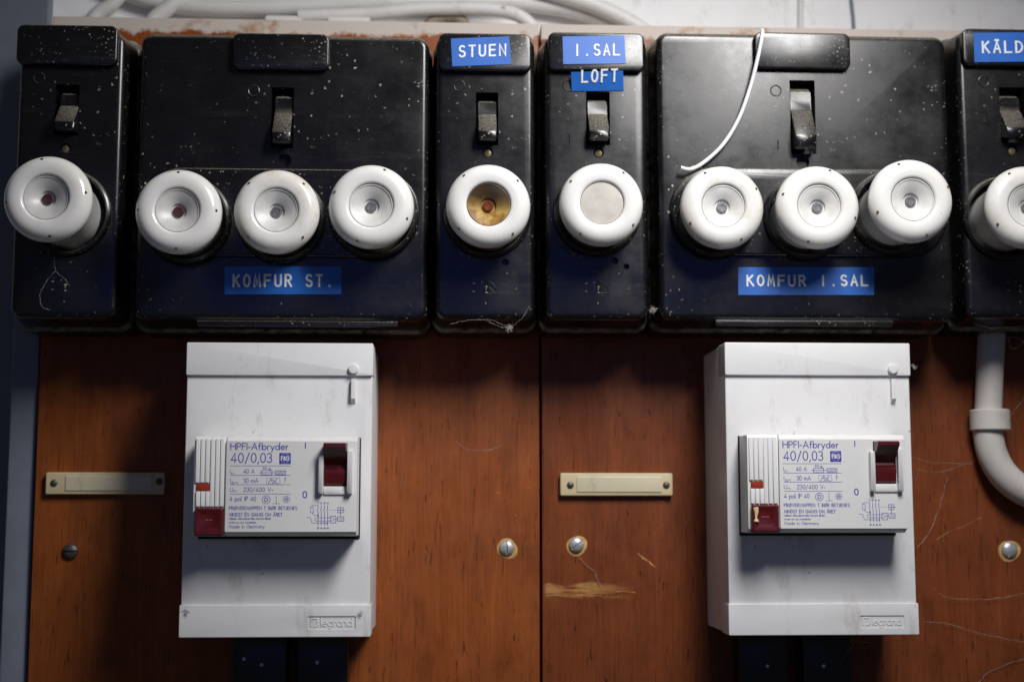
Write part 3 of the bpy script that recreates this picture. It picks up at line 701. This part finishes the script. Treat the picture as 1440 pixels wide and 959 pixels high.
def breaker(label, A, paint=False):
    x0, x1, z0, z1 = brect(A)
    t = thing('circuit_breaker', label, 'circuit breaker', ((x0 + x1) / 2, z0, 40), 'residual current breakers')
    def L(zx, zy, d=BD):             # coordinates of the enlarged view of the first breaker (5.538 times, from 260,600)
        p = P(260 + zx / 5.538, 600 + zy / 5.538, BD); return (p[0] - A0[0] + A[0], p[1] - A0[1] + A[1])
    def R(ax, bx, ay, by):
        a = L(ax, (ay + by) / 2)[0]; b = L(bx, (ay + by) / 2)[0]; c = L((ax + bx) / 2, by)[1]; e = L((ax + bx) / 2, ay)[1]
        return a, b, c, e
    build('gap_shade_slab', slab(x0 - .45, x1 + .45, z0 - 1.0, z1 + .1, 42, ED - .9, .3, .1, 2), BLACK, t)  # black slab added to darken the narrow gap round the breaker, standing in for shade
    rx1 = L(318, 450)[0]
    # face: chamfered at top and bottom
    pr = [(ED - 8, z0 + .3), (BD - 3.0, z0 + .3), (BD - .5, z0 + 1.7), (BD, z0 + 2.3), (BD, z1 - 2.2), (BD - .45, z1 - 1.7), (BD - 1.4, z1 - .2), (BD - 2, z1), (ED - 8, z1)]
    fc = build('front_cover', prism(pr, rx1, x1, .35), WHITE2, t)
    pr2 = [(ED - 8, z0 + .3), (BD - 3.0, z0 + .3), (BD - 1.6, z0 + 1.6), (BD - 1.2, z0 + 2.2), (BD - 1.2, z1 - 1.6), (BD - 1.6, z1 - 1.0), (BD - 2.2, z1 - .1), (BD - 2.6, z1), (ED - 8, z1)]
    sd = build('side_cover', prism(pr2, x0, rx1 - .12, .3), WHITE2, t)
    # vertical ribs
    for k in range(6):
        a, b, c, e = R(82 + k * 38, 115 + k * 38, 92, 615)
        if k < 3:      # interrupted by the flag window
            a2 = R(82 + k * 38, 115 + k * 38, 92, 436); b2 = R(82 + k * 38, 115 + k * 38, 502, 622)
            build('rib', slab(*a2, BD - 1.6, BD - .45, .2, .3, 2), WHITE2, sd); build('rib', slab(*b2, BD - 1.6, BD - .45, .2, .3, 2), WHITE2, sd)
        else:
            build('rib', slab(*R(82 + k * 38, 115 + k * 38, 92, 622), BD - 1.6, BD - .45, .2, .3, 2), WHITE2, sd)
    OFF[sd] = OFF[t]
    build('flag_window', slab(*R(88, 188, 443, 497), BD - 1.6, BD - .7, .15, .1, 2), REDLIT, t)
    # test button: a dished pillow
    a, b, c, e = R(78, 296, 632, 848)
    g = [(rrect(a, b, c, e, .4, 3), BD - 3), (rrect(a, b, c, e, .5, 3), BD + .9), (rrect(a + .5, b - .5, c + .5, e - .5, .5, 3), BD + 1.5),
         (rrect(a + 1.0, b - 1.0, c + 1.6, e - 1.0, .6, 3), BD + 1.5), (rrect(a + 2.2, b - 2.2, c + 3.2, e - 2.2, 1.2, 3), BD + .7)]
    tb = build('test_button', loft(g), RED, t)
    tx, tz = (a + b) / 2, (c + e) / 2
    build('button_mark', ribbon([[(tx - 1.5, tz + .8), (tx - .3, tz + .8)], [(tx + .3, tz + .8), (tx + 1.5, tz + .8)]], .25, .12, BD + .7), simple('worn_mark', (.38, .2, .18), .5), tb)
    if paint:
        pts = [(a + 1.6, BD + 2.3, e - .9), (a + 1.9, BD + 2.35, e - 3.0), (a + 1.7, BD + 2.4, e - 5.2), (a + 1.8, BD + 2.35, e - 6.8), (a + 1.7, BD + 2.2, e - 7.6)]
        sp_ = spline(pts, 6); V, Fc = tube(sp_, [(1.35 - 1.0 * min(1, k / 13)) + 0.85 * math.exp(-((k - 19) / 3.2) ** 2) if 0 < k < 24 else .3 for k in range(len(sp_))], 12)
        V = [(x, BD + 1.4 + (y - BD - 2.2) * .38, z) for x, y, z in V]
        build('paint_drip', (V, Fc), simple('cream_paint', (.62, .50, .27), .35), tb)
    # rocker with its white guard
    ra, rb, rc_, re = R(1084, 1262, 128, 462)
    h = re - rc_
    pr = [(BD - 8, re), (BD + 6.2, re), (BD + 7.0, re - .02 * h), (BD + 7.0, re - .09 * h), (BD + 6.2, re - .12 * h), (BD - 1.4, re - .50 * h), (BD - 1.0, re - .56 * h), (BD + .9, re - .62 * h), (BD + 1.2, re - .72 * h), (BD + .3, rc_ + .06 * h), (BD - 1.2, rc_), (BD - 8, rc_)]
    cut(fc, loft([(rrect(ra - .1, rb + .1, rc_ - .1, re + .1, .2, 2), BD + 4), (rrect(ra - .1, rb + .1, rc_ - .1, re + .1, .2, 2), BD - 7.5)]))
    build('rocker', prism(pr, ra + .12, rb - .12, .3), RED, t)
    for (u0, u1, w0, w1) in ((1046, 1081, 205, 528), (1268, 1306, 180, 528)):
        a, b, c, e = R(u0, u1, w0, w1)
        build('rocker_guard', prism([(BD - 1, e), (BD + 2.2, e), (BD + 2.7, e - .6), (BD + 2.7, c + 1.0), (BD + 2.2, c + .2), (BD - 1, c)], a, b, .3), WHITE2, t)
    a, b, c, e = R(1084, 1265, 466, 528)
    build('rocker_sill', prism([(BD - 1, e), (BD + .3, e), (BD + .9, c + .8), (BD + .6, c), (BD - 1, c)], a, b, .2), WHITE2, t)
    # ---- the print
    def txt(s, zx0, zx1, ybase, ytop, wd, gap=.2):
        a = L(zx0, ybase); b = L(zx1, ybase); c = L(zx0, ytop)
        return build('print_lettering', ribbon(text_lines(s, a[0], a[1], c[1] - a[1], b[0] - a[0], gap), wd, .03, BD + .01), INK, fc)
    def pl(*lines, wd=.2, name='print_symbol'):
        return build(name, ribbon([[L(*p) for p in l] for l in lines], wd, .03, BD + .01), INK, fc)
    def box(u0, u1, v0, v1): return [(u0, v0), (u1, v0), (u1, v1), (u0, v1), (u0, v0), (u1, v0)][:5]
    def circ(u, v, r, r2=None): return [(u + r * math.cos(k * math.pi / 9), v + (r2 or r) * math.sin(k * math.pi / 9)) for k in range(19)]
    OFF[fc] = OFF[t]
    txt('HPFI-Afbryder', 357, 803, 178, 128, .42)
    txt('40/0,03', 360, 676, 277, 206, .46)
    txt('I', 938, 939, 168, 125, .46); 
    pl(circ(934, 528, 15, 24), wd=.5)
    for y in (304, 378, 450, 523): pl([(352, y), (822, y)], wd=.22, name='print_rule')
    txt('I', 354, 355, 362, 332, .22); txt('n', 362, 382, 372, 348, .2); txt('40 A', 456, 540, 362, 330, .25)
    txt('I', 354, 355, 436, 404, .22); pl([(362, 443), (372, 425), (382, 443), (362, 443)], wd=.2); txt('n', 390, 408, 443, 421, .2); txt('30 mA', 457, 570, 435, 402, .25)
    txt('U', 352, 374, 503, 474, .24); txt('n', 382, 400, 510, 488, .2); txt('230/400 V~', 457, 686, 505, 472, .26)
    txt('4 pol. IP 40', 350, 552, 577, 543, .26)
    # fuse symbol, generator symbol
    pl(box(597, 678, 340, 374), [(580, 357), (705, 357)], box(705, 785, 342, 374), wd=.26)
    pl(*[[(715 + k * 11, 369), (722 + k * 11, 348)] for k in range(6)], wd=.24)
    txt('100', 606, 640, 330, 314, .17); txt('gL', 650, 674, 334, 316, .17)
    pl(box(636, 740, 397, 444), wd=.14)
    pl([(650, 440), (660, 418), (676, 418), (684, 440)], [(666, 412), (672, 402), (684, 412), (720, 440)], [(690, 440), (718, 402)], wd=.26)
    pl([(784, 392), (774, 408), (786, 408), (776, 432)], wd=.24)
    pl(circ(633, 567, 31), wd=.26); txt('D', 622, 646, 582, 552, .36)
    pl([(712, 538), (712, 598)], [(685, 598), (740, 598)], wd=.2)
    pl(*[[(790 + 26 * math.cos(k * math.pi / 3), 564 + 26 * math.sin(k * math.pi / 3)), (790 - 26 * math.cos(k * math.pi / 3), 564 - 26 * math.sin(k * math.pi / 3))] for k in range(3)], circ(790, 564, 14), circ(790, 564, 26), wd=.17)
    txt('PRØVEKNAPPEN T BØR BETJENES', 345, 872, 645, 620, .27, .26)
    txt('MINDST ÉN GANG OM ÅRET', 345, 758, 695, 670, .27, .26)
    txt('Udløser afbryderen ikke herved tilkald', 343, 667, 721, 707, .17)
    txt('straks en aut. installatør', 343, 555, 750, 738, .17)
    txt('Made in Germany', 341, 620, 788, 764, .2)
    # maker's square
    a, b, c, e = R(735, 825, 203, 290)
    lg = build('maker_emblem', slab(a, b, c, e, BD - .3, BD + .04, .05, .02, 1), INK, t)
    build('emblem_ring', ribbon([[L(*p) for p in circ(780, 246, 36)]], .09, .03, BD + .045), EMB, lg)
    la = L(752, 262); lb = L(808, 262); lt = L(752, 231)
    build('emblem_lettering', ribbon(text_lines('F&G', la[0], la[1], lt[1] - la[1], lb[0] - la[0]), .32, .03, BD + .045), EMB, lg)
    # wiring diagram
    xs = (1037, 1062, 1087, 1112)
    pl(*[[(x, 612), (x, 640), (x - 8, 655)] for x in xs], *[[(x, 660), (x, 765)] for x in xs], wd=.26)
    pl(box(978, 1000, 625, 668), [(989, 625), (989, 612), (1037, 612)], [(989, 668), (1010, 690), (1037, 690)], wd=.2)
    pl([(1020, 708), (1150, 708), (1165, 720), (1150, 732), (1020, 732), (1010, 720), (1020, 708)], wd=.2)
    pl(box(1132, 1175, 695, 748), box(1188, 1238, 700, 735), box(1190, 1232, 628, 668), [(1190, 648), (1245, 648)], [(1211, 628), (1211, 700)], [(1175, 718), (1188, 718)], wd=.26)
    pl(*[[(1122 + 22 * k, 648), (1134 + 22 * k, 648)] for k in range(3)], [(1200, 728), (1210, 708), (1220, 728), (1230, 708)], wd=.18)
    pl([(975, 705), (990, 748), (1112, 748)], [(950, 705), (975, 705)], circ(1037, 690, 5), circ(1109, 750, 5), wd=.22)
    for k, ch in enumerate('135N'): txt(ch, xs[k] - 5, xs[k] + 5 if ch != 'I' else xs[k], 600, 588, .22)
    for k, ch in enumerate('246N'): txt(ch, xs[k] - 6, xs[k] + 6, 794, 782, .26)
    return t
A1 = P(1100.3, 620.6, BD)
enclosure('white plastic breaker enclosure on the orange-brown board under the KOMFUR ST. box', 257, 522.5, 482, 896, 528, 850, (497, 519), (433, 500, 866, 885), brect(A0))
enclosure('white plastic breaker enclosure on the reddish board under the KOMFUR 1.SAL box', 1022.5, 1286, 482, 893, 528, 848, (1256, 519), (1210, 1272, 865, 883), brect(A1))
breaker('residual current breaker with clean dark red test button below the KOMFUR ST. box', A0)
breaker('residual current breaker with cream paint drip on its red test button', A1, True)

# ---------------------------------------------------------------- label holders and screws on the boards
def holder(label, x0, x1, y0, y1, win, riv):
    d = 3.2
    a, b, c, e = rect(x0, x1, y0, y1, d)
    t = thing('label_holder', label, 'label holder', ((a + b) / 2, c, 0), 'label holders screwed to the boards')
    # wavy lower edge: worn plastic
    n = 26; V = []; Fc = []
    build('plate', slab(a, b, c, e, 0, d, .8, .5, 4), CREAM, t)
    wa, wb, wc, we = rect(win[0], win[1], y0 + 5, y1 - 5, d)
    build('window_strip', slab(wa, wb, wc, we, d - 1, d + .45, .3, .3, 3), CREAM2, t)
    for r in riv:
        q = P(r[0], r[1], d)
        build('rivet', lathe(q[0], q[1], [(1.75, d - .5), (1.7, d + .25), (1.1, d + .75), (.01, d + .9)], 20), DARKSTEEL, t)
holder('yellowed plastic label holder on the orange-brown board beside the enclosure', 64, 231, 664, 695, (92, 214), ((76, 679), (224, 677)))
holder('yellowed plastic label holder on the reddish board beside the seam', 788, 946, 665, 697, (811, 930), ((802, 682), (937, 682)))
def screw(label, px, py, r, ang, ring=True, mat=None):
    x, z = P(px, py, 2)
    t = thing('wood_screw', label, 'screw', (x, z, 0), 'slotted screws in the boards')
    if ring:
        rg = random.Random(px); seg = 36
        pr = [(r * .9, .12), (r * 1.28, .22), (r * 1.36, .01)]
        V, Fc = lathe(x + .2, z - r * .16, pr, seg)
        V = [(x + .2 + (vx - x - .2) * k, d, z - r * .16 + (vz - z + r * .16) * k) for i, (vx, d, vz) in enumerate(V) for k in [1 + (.06 * math.sin((i % seg) * .35 + px) + .04 * math.sin((i % seg) * .53 + py)+ rg.uniform(-.02, .02)) * (1 if i >= seg else 0)]]
        build('bared_wood_ring', (V, Fc), RAWWOOD, t)
    hd = build('screw_head', lathe(x, z, [(r, .0), (r, .9), (r * .9, 1.5), (r * .6, 2.1), (r * .3, 2.35), (.01, 2.4)], 32, cap=(True, False)), mat or STEEL, t)
    ca, sa = math.cos(math.radians(ang)), math.sin(math.radians(ang))
    def rot(u, v): return (x + u * ca - v * sa, z + u * sa + v * ca)
    lp = [rot(-r * 1.1, -.38), rot(r * 1.1, -.38), rot(r * 1.1, .38), rot(-r * 1.1, .38)]
    cut(hd, loft([(lp, 4), (lp, 1.2)]))
    V = [];
    sl = build('slot', loft([([rot(-r * .97, -.36), rot(r * .97, -.36), rot(r * .97, .36), rot(-r * .97, .36)], .9), ([rot(-r * .97, -.36), rot(r * .97, -.36), rot(r * .97, .36), rot(-r * .97, .36)], 1.1)]), BLACK, t)
screw('dull slotted screw in shade below the label holder on the orange-brown board', 98, 775, 3.7, 3, False, DARKSTEEL)
screw('slotted screw with upright slot between the enclosure and the board seam', 713, 770, 3.7, 92)
screw('slotted screw with slanted slot below the label holder on the reddish board', 811, 766, 3.7, 38)
screw('slotted screw with bared wood ring below the conduit bend', 1421, 773, 4.0, 75)

# ---------------------------------------------------------------- scratches in the veneer (part of the boards)
def scratch(pts, wd, parent, mat=RAWWOOD):
    rg = random.Random(int(pts[0][0]))
    l = [p[:2] for p in spline([(*P(*p, 0), 0) for p in pts], 7)]
    l = [(x + rg.uniform(-.22, .22), z + rg.uniform(-.22, .22)) for x, z in l]
    k = 0; geo = []
    while k < len(l) - 2:
        n = rg.randint(3, 6); seg = l[k:k + n + 1]
        geo.append(ribbon([seg], wd * rg.uniform(.35, 1.15), .05, -.01)); k += n + (rg.random() < .35)
    build('scratch', join(*geo), mat, parent)['kind'] = 'stuff'
scratch([(897, 777), (904, 784), (912, 789), (921, 797)], .75, br)
scratch([(1318, 758), (1335, 747), (1352, 741), (1372, 731), (1380, 727)], .55, br, simple('faint_scratch', (.30, .14, .05), .8))
scratch([(866, 832), (880, 831), (893, 833)], .4, br)
scratch([(640, 620), (655, 631), (670, 633), (690, 632), (705, 626)], .5, bl, simple('dusty_scratch', (.28, .20, .15), .9))
scratch([(905, 700), (925, 704), (934, 706)], .35, br, simple('faint_scratch', (.25, .12, .06), .9))

# ---------------------------------------------------------------- black terminal blocks under the enclosures
def block(label, x0, x1, y0, scr):
    d = 16
    a, b, c, e = rect(x0, x1, y0, 1010, d)
    t = thing('terminal_block', label, 'terminal block', ((a + b) / 2, c, 0), 'black blocks below the enclosures')
    build('casing', slab(a, b, c, e, 0, d, 1.5, 1.0, 5), BAK, t)
    for s in scr:
        q = P(*s, d); build('pin', lathe(q[0], q[1], [(.9, d - .5), (.8, d + .5), (.01, d + .7)], 12), STEEL, t)
block('black block with two pale pins under the KOMFUR ST. enclosure', 327, 403, 880, ((343, 926), (368, 934)))
block('black block with one pale pin under the KOMFUR ST. enclosure', 417, 489, 880, ((446, 931),))
block('black block under the KOMFUR 1.SAL enclosure, farther from the conduit', 1040, 1109, 880, ((1079, 936),))
block('black block under the KOMFUR 1.SAL enclosure, nearer to the conduit', 1130, 1200, 880, ((1158, 936),))
screw('dull slotted screw between two black blocks under the KOMFUR ST. enclosure', 407, 913, 3.1, 60, False, DARKSTEEL)

# ---------------------------------------------------------------- conduit at the right
t = thing('conduit', 'grey-white plastic conduit bending away below the KÄLDER fuse box', 'conduit', (*P(1390, 600, 12), 0))
dC = 8.0
def P3(px, py, d): q = P(px, py, d); return (q[0], d, q[1])
up_ = [P3(1397, 440, dC), P3(1394, 480, dC), P3(1391, 540, dC), P3(1389, 600, dC)]
build('upper_pipe', tube(spline(up_, 8), 6.6, 24), PIPE, t)
cx, cz = P(1392, 591, dC)
cl = []
for rr, zz in ((6.7, 5.2), (9.2, 5.2), (9.7, 4.6), (9.7, -4.6), (9.2, -5.2), (6.7, -5.2)): cl.append((rr, zz))
V = []; Fc = []; sg = 32
for rr, zz in cl:
    for k in range(sg):
        a = 2 * math.pi * k / sg; V.append((cx + rr * math.cos(a), dC + rr * math.sin(a), cz + zz))
for i in range(len(cl) - 1):
    for k in range(sg): Fc.append((i * sg + k, i * sg + (k + 1) % sg, (i + 1) * sg + (k + 1) % sg, (i + 1) * sg + k))
build('coupling', (V, Fc), PIPE, t)
el = [P3(1390, 590, dC), P3(1390, 612, dC), P3(1396, 640, dC), P3(1412, 668, dC), P3(1440, 690, dC), P3(1480, 702, dC), P3(1540, 706, dC)]
build('bend', tube(spline(el, 10), 7.3, 28), PIPE, t)

# ---------------------------------------------------------------- loose wire, cables, trunking
wp = [P3(1072, 43, FD + 1), P3(1072, 50, FD + 6), P3(1066, 80, FD + 6), P3(1056, 120, FD + 5), P3(1040, 165, FD + 4.5), P3(1018, 202, FD + 4), P3(992, 227, FD + 4), P3(972, 238, FD + 4.5), P3(957, 236, FD + 5.5)]
o = build('loose_wire', tube(spline(wp, 8), .95, 12), WIRE, None, 60, origin=(*P(1040, 150, FD), FD))
tag(o, 'thin white wire hanging over the face of the KOMFUR 1.SAL box', 'wire')
def cable(name, label, pts, r, d, mat=PIPE2):
    o = build(name, tube(spline([P3(x, y, d if len(e) == 0 else e[0]) for x, y, *e in pts], 8), r, 20), mat, None, 60, origin=(*P(pts[0][0], pts[0][1], d), d))
    return tag(o, label, 'cable', 'white cables on the wall above the boards')
cable('cable', 'thick white cable running level along the top of the boards', [(150, -22), (215, 2), (300, 12), (420, 11), (560, 6), (700, 4), (790, 12), (850, 30), (900, 60)], 4.6, WALL_D + 6)
cable('cable', 'white cable sweeping down to the boards behind the STUEN box', [(420, 24), (520, 20), (600, 13), (690, 14), (735, 26), (765, 60)], 3.6, WALL_D + 15)
cable('cable', 'white cable slanting from the upper edge towards the KOMFUR 1.SAL box', [(700, -30), (790, -6), (850, 14), (905, 44), (940, 80)], 4.4, WALL_D + 13)
cable('cable', 'short white cable rising behind the KOMFUR ST. box', [(205, 60), (215, 30), (240, 8), (262, -20)], 4.2, WALL_D + 9)
cable('cable', 'white cable coming down behind the unlabelled fuse box', [(120, 50), (135, 22), (160, 4), (182, -24)], 3.8, WALL_D + 9)
cable('cable', 'thin grey cable going straight up the wall above the KOMFUR 1.SAL switch', [(1201, 60), (1200, 30), (1197, 0), (1195, -40)], 1.0, WALL_D + 1, TRUNK)
cable('cable', 'thin pale cable going straight up the wall beside the thin grey one', [(1126, 60), (1126, 0), (1126, -40)], 1.6, WALL_D + 1.6)
def clip(label, x0, x1, y0, y1):
    d = WALL_D + 18
    a, b, c, e = rect(x0, x1, y0, y1, d)
    o = build('cable_clip', slab(a, b, c, e, WALL_D, d, 1.2, .8), PIPE2, None, 35, origin=((a + b) / 2, c, WALL_D)); tag(o, label, 'clip', 'white cable clips above the boards')
clip('white cable clip above the top plate of the KOMFUR ST. box', 372, 424, 22, 60)
clip('white cable clip at the STUEN end of the KOMFUR ST. box', 460, 520, 24, 60)
o = build('elbow_pipe', tube(spline([P3(596, 60, WALL_D + 10), P3(604, 36, WALL_D + 10), P3(628, 24, WALL_D + 10), P3(650, 32, WALL_D + 10), P3(660, 60, WALL_D + 10)], 8), 3.6, 18), simple('dirty_pipe', (.24, .20, .14), .7), None, 60, origin=(*P(628, 40, WALL_D), WALL_D))
tag(o, 'dirty brown cable loop behind the gap beside the STUEN box', 'pipe')
# steel trunking along the left edge
t = thing('cable_trunking', 'blue-grey steel trunking standing upright beside the orange-brown board', 'trunking', (*P(20, 950, WALL_D + 12), WALL_D))
a = P(-40, 700, -12)[0]; b = P(15, 700, -12)[0]; c = edgeL - 1.2
build('body', loft([([(a - 30, -200), (b, -200), (b, 400), (a - 30, 400)], WALL_D), ([(a - 30, -200), (b, -200), (b, 400), (a - 30, 400)], WALL_D + 10)]), TRUNK, t)
build('side_flange', slab(b + .6, c, -200, TOPZ - 58, WALL_D, -3, .5, .8), TRUNK, t)

# ---------------------------------------------------------------- cobwebs and dust tufts
def web(label, threads):
    rg = random.Random(len(threads) * 7 + int(threads[0][0][0])); g = []
    for th in threads:
        pts = [P3(*p) for p in th]
        fine = spline(pts, 9)
        fine = [(x + rg.uniform(-.25, .25), d + rg.uniform(-.2, .2), z + rg.uniform(-.25, .25)) for x, d, z in fine]
        g.append(tube(fine, [rg.uniform(.03, .10) for _ in fine], 5))
    x, z = P(*threads[0][0])
    o = build('cobweb', join(*g), WEB, None, 60, origin=(x, z, 0)); tag(o, label, 'cobweb', 'dusty cobwebs')
web('long dusty cobweb threads from the KOMFUR 1.SAL enclosure towards the conduit', [[(1283, 642, 30), (1310, 650, 14), (1345, 651, 6), (1368, 652, 14)], [(1290, 660, 20), (1320, 664, 8), (1350, 655, 4), (1372, 648, 14)],
    [(1300, 874, 6), (1330, 876, 2), (1370, 888, 2), (1410, 897, 3), (1450, 904, 4)], [(1295, 800, 20), (1320, 834, 4), (1360, 842, 2), (1410, 840, 2), (1445, 832, 3)],
    [(1290, 770, 30), (1310, 742, 8), (1325, 700, 3), (1332, 670, 3)], [(1376, 960, 1), (1390, 945, 1), (1420, 932, 1), (1445, 926, 1)], [(1418, 598, 20), (1424, 580, 26), (1436, 566, 30), (1445, 552, 34)]])
web('thin cobweb hanging on the unlabelled fuse box below its cap', [[(74, 340, FD + 2), (76, 368, FD + .5), (78, 381, FD + .4)], [(78, 381, FD + .4), (66, 395, FD + .3), (57, 412, FD + .3), (58, 430, FD + .3), (70, 436, FD + .3)], [(78, 382, FD + .4), (90, 392, FD + .3), (98, 402, FD + .3)]])
web('cobweb threads along the lower lip of the STUEN box', [[(632, 456, FD - 2), (655, 451, FD), (690, 450, FD), (715, 461, FD - 2), (722, 452, FD)], [(684, 450, FD), (700, 458, FD - 2), (716, 462, FD - 2)], [(745, 430, FD + .2), (735, 446, FD), (722, 458, FD - 2)]])
web('threads of cobweb under the paint-dripped breaker enclosure', [[(1195, 900, 44), (1220, 903, 40), (1250, 901, 44), (1276, 898, 48)], [(1200, 905, 40), (1186, 925, 20), (1178, 950, 10), (1170, 965, 8)], [(1240, 906, 42), (1262, 908, 44), (1278, 905, 44)]])
web('cobweb tangle on the reddish board below the slanted screw', [[(815, 784, 1), (825, 795, 1), (836, 803, 1), (838, 812, 1), (830, 820, 1)], [(836, 806, 1), (842, 818, 1), (846, 824, 1)]])
web('cobweb scraps on the KOMFUR ST. enclosure below its breaker', [[(343, 768, ED + .4), (352, 774, ED), (380, 772, ED), (418, 770, ED)], [(281, 778, ED), (283, 794, ED), (292, 795, ED)]])
web('cobweb threads from the conduit up to the KÄLDER fuse box', [[(1380, 470, 30), (1400, 482, 24), (1425, 474, 30), (1445, 484, 30)], [(1414, 462, 36), (1424, 490, 26), (1445, 476, 30)], [(1370, 455, 40), (1395, 462, 38), (1440, 458, 38)]])
def tuft(label, px, py, d, r, n):
    rg = random.Random(int(px * 3 + py)); g = []
    x, z = P(px, py, d)
    for _ in range(n):
        p = Vector((x + rg.gauss(0, r * .3), d + abs(rg.gauss(0, r * .15)), z + rg.gauss(0, r * .3))); q = p.copy(); pts = [tuple(p)]
        v = Vector((rg.uniform(-1, 1), rg.uniform(0, .4), rg.uniform(-1, 1))).normalized()
        for k in range(4):
            v = (v + Vector((rg.uniform(-.6, .6), rg.uniform(-.3, .3), rg.uniform(-.6, .6)))).normalized(); q = q + v * r * .28; pts.append(tuple(q))
        g.append(tube(pts, .05, 4))
    o = build('dust_tuft', join(*g), FLUFF, None, 0, origin=(x, z, d)); tag(o, label, 'dust', 'tufts of dust')
tuft('small pale dust tuft on the lower lip of the STUEN box', 716, 461, FD - 1.5, 1.5, 60)
tuft('small pale dust tuft in the gap beside the 1.SAL box', 918, 436, FD - 4, 1.6, 50)
tuft('dust tuft in the lower corner of the KOMFUR ST. enclosure', 262, 858, ED + .1, 1.5, 26)
tuft('dust tuft beside the moulded name on the KOMFUR ST. enclosure', 507, 863, ED + .1, 1.3, 22)
tuft('wisp of dust clinging to the side of the KOMFUR 1.SAL enclosure lid', 1284, 515, ED - 4, 1.6, 14)
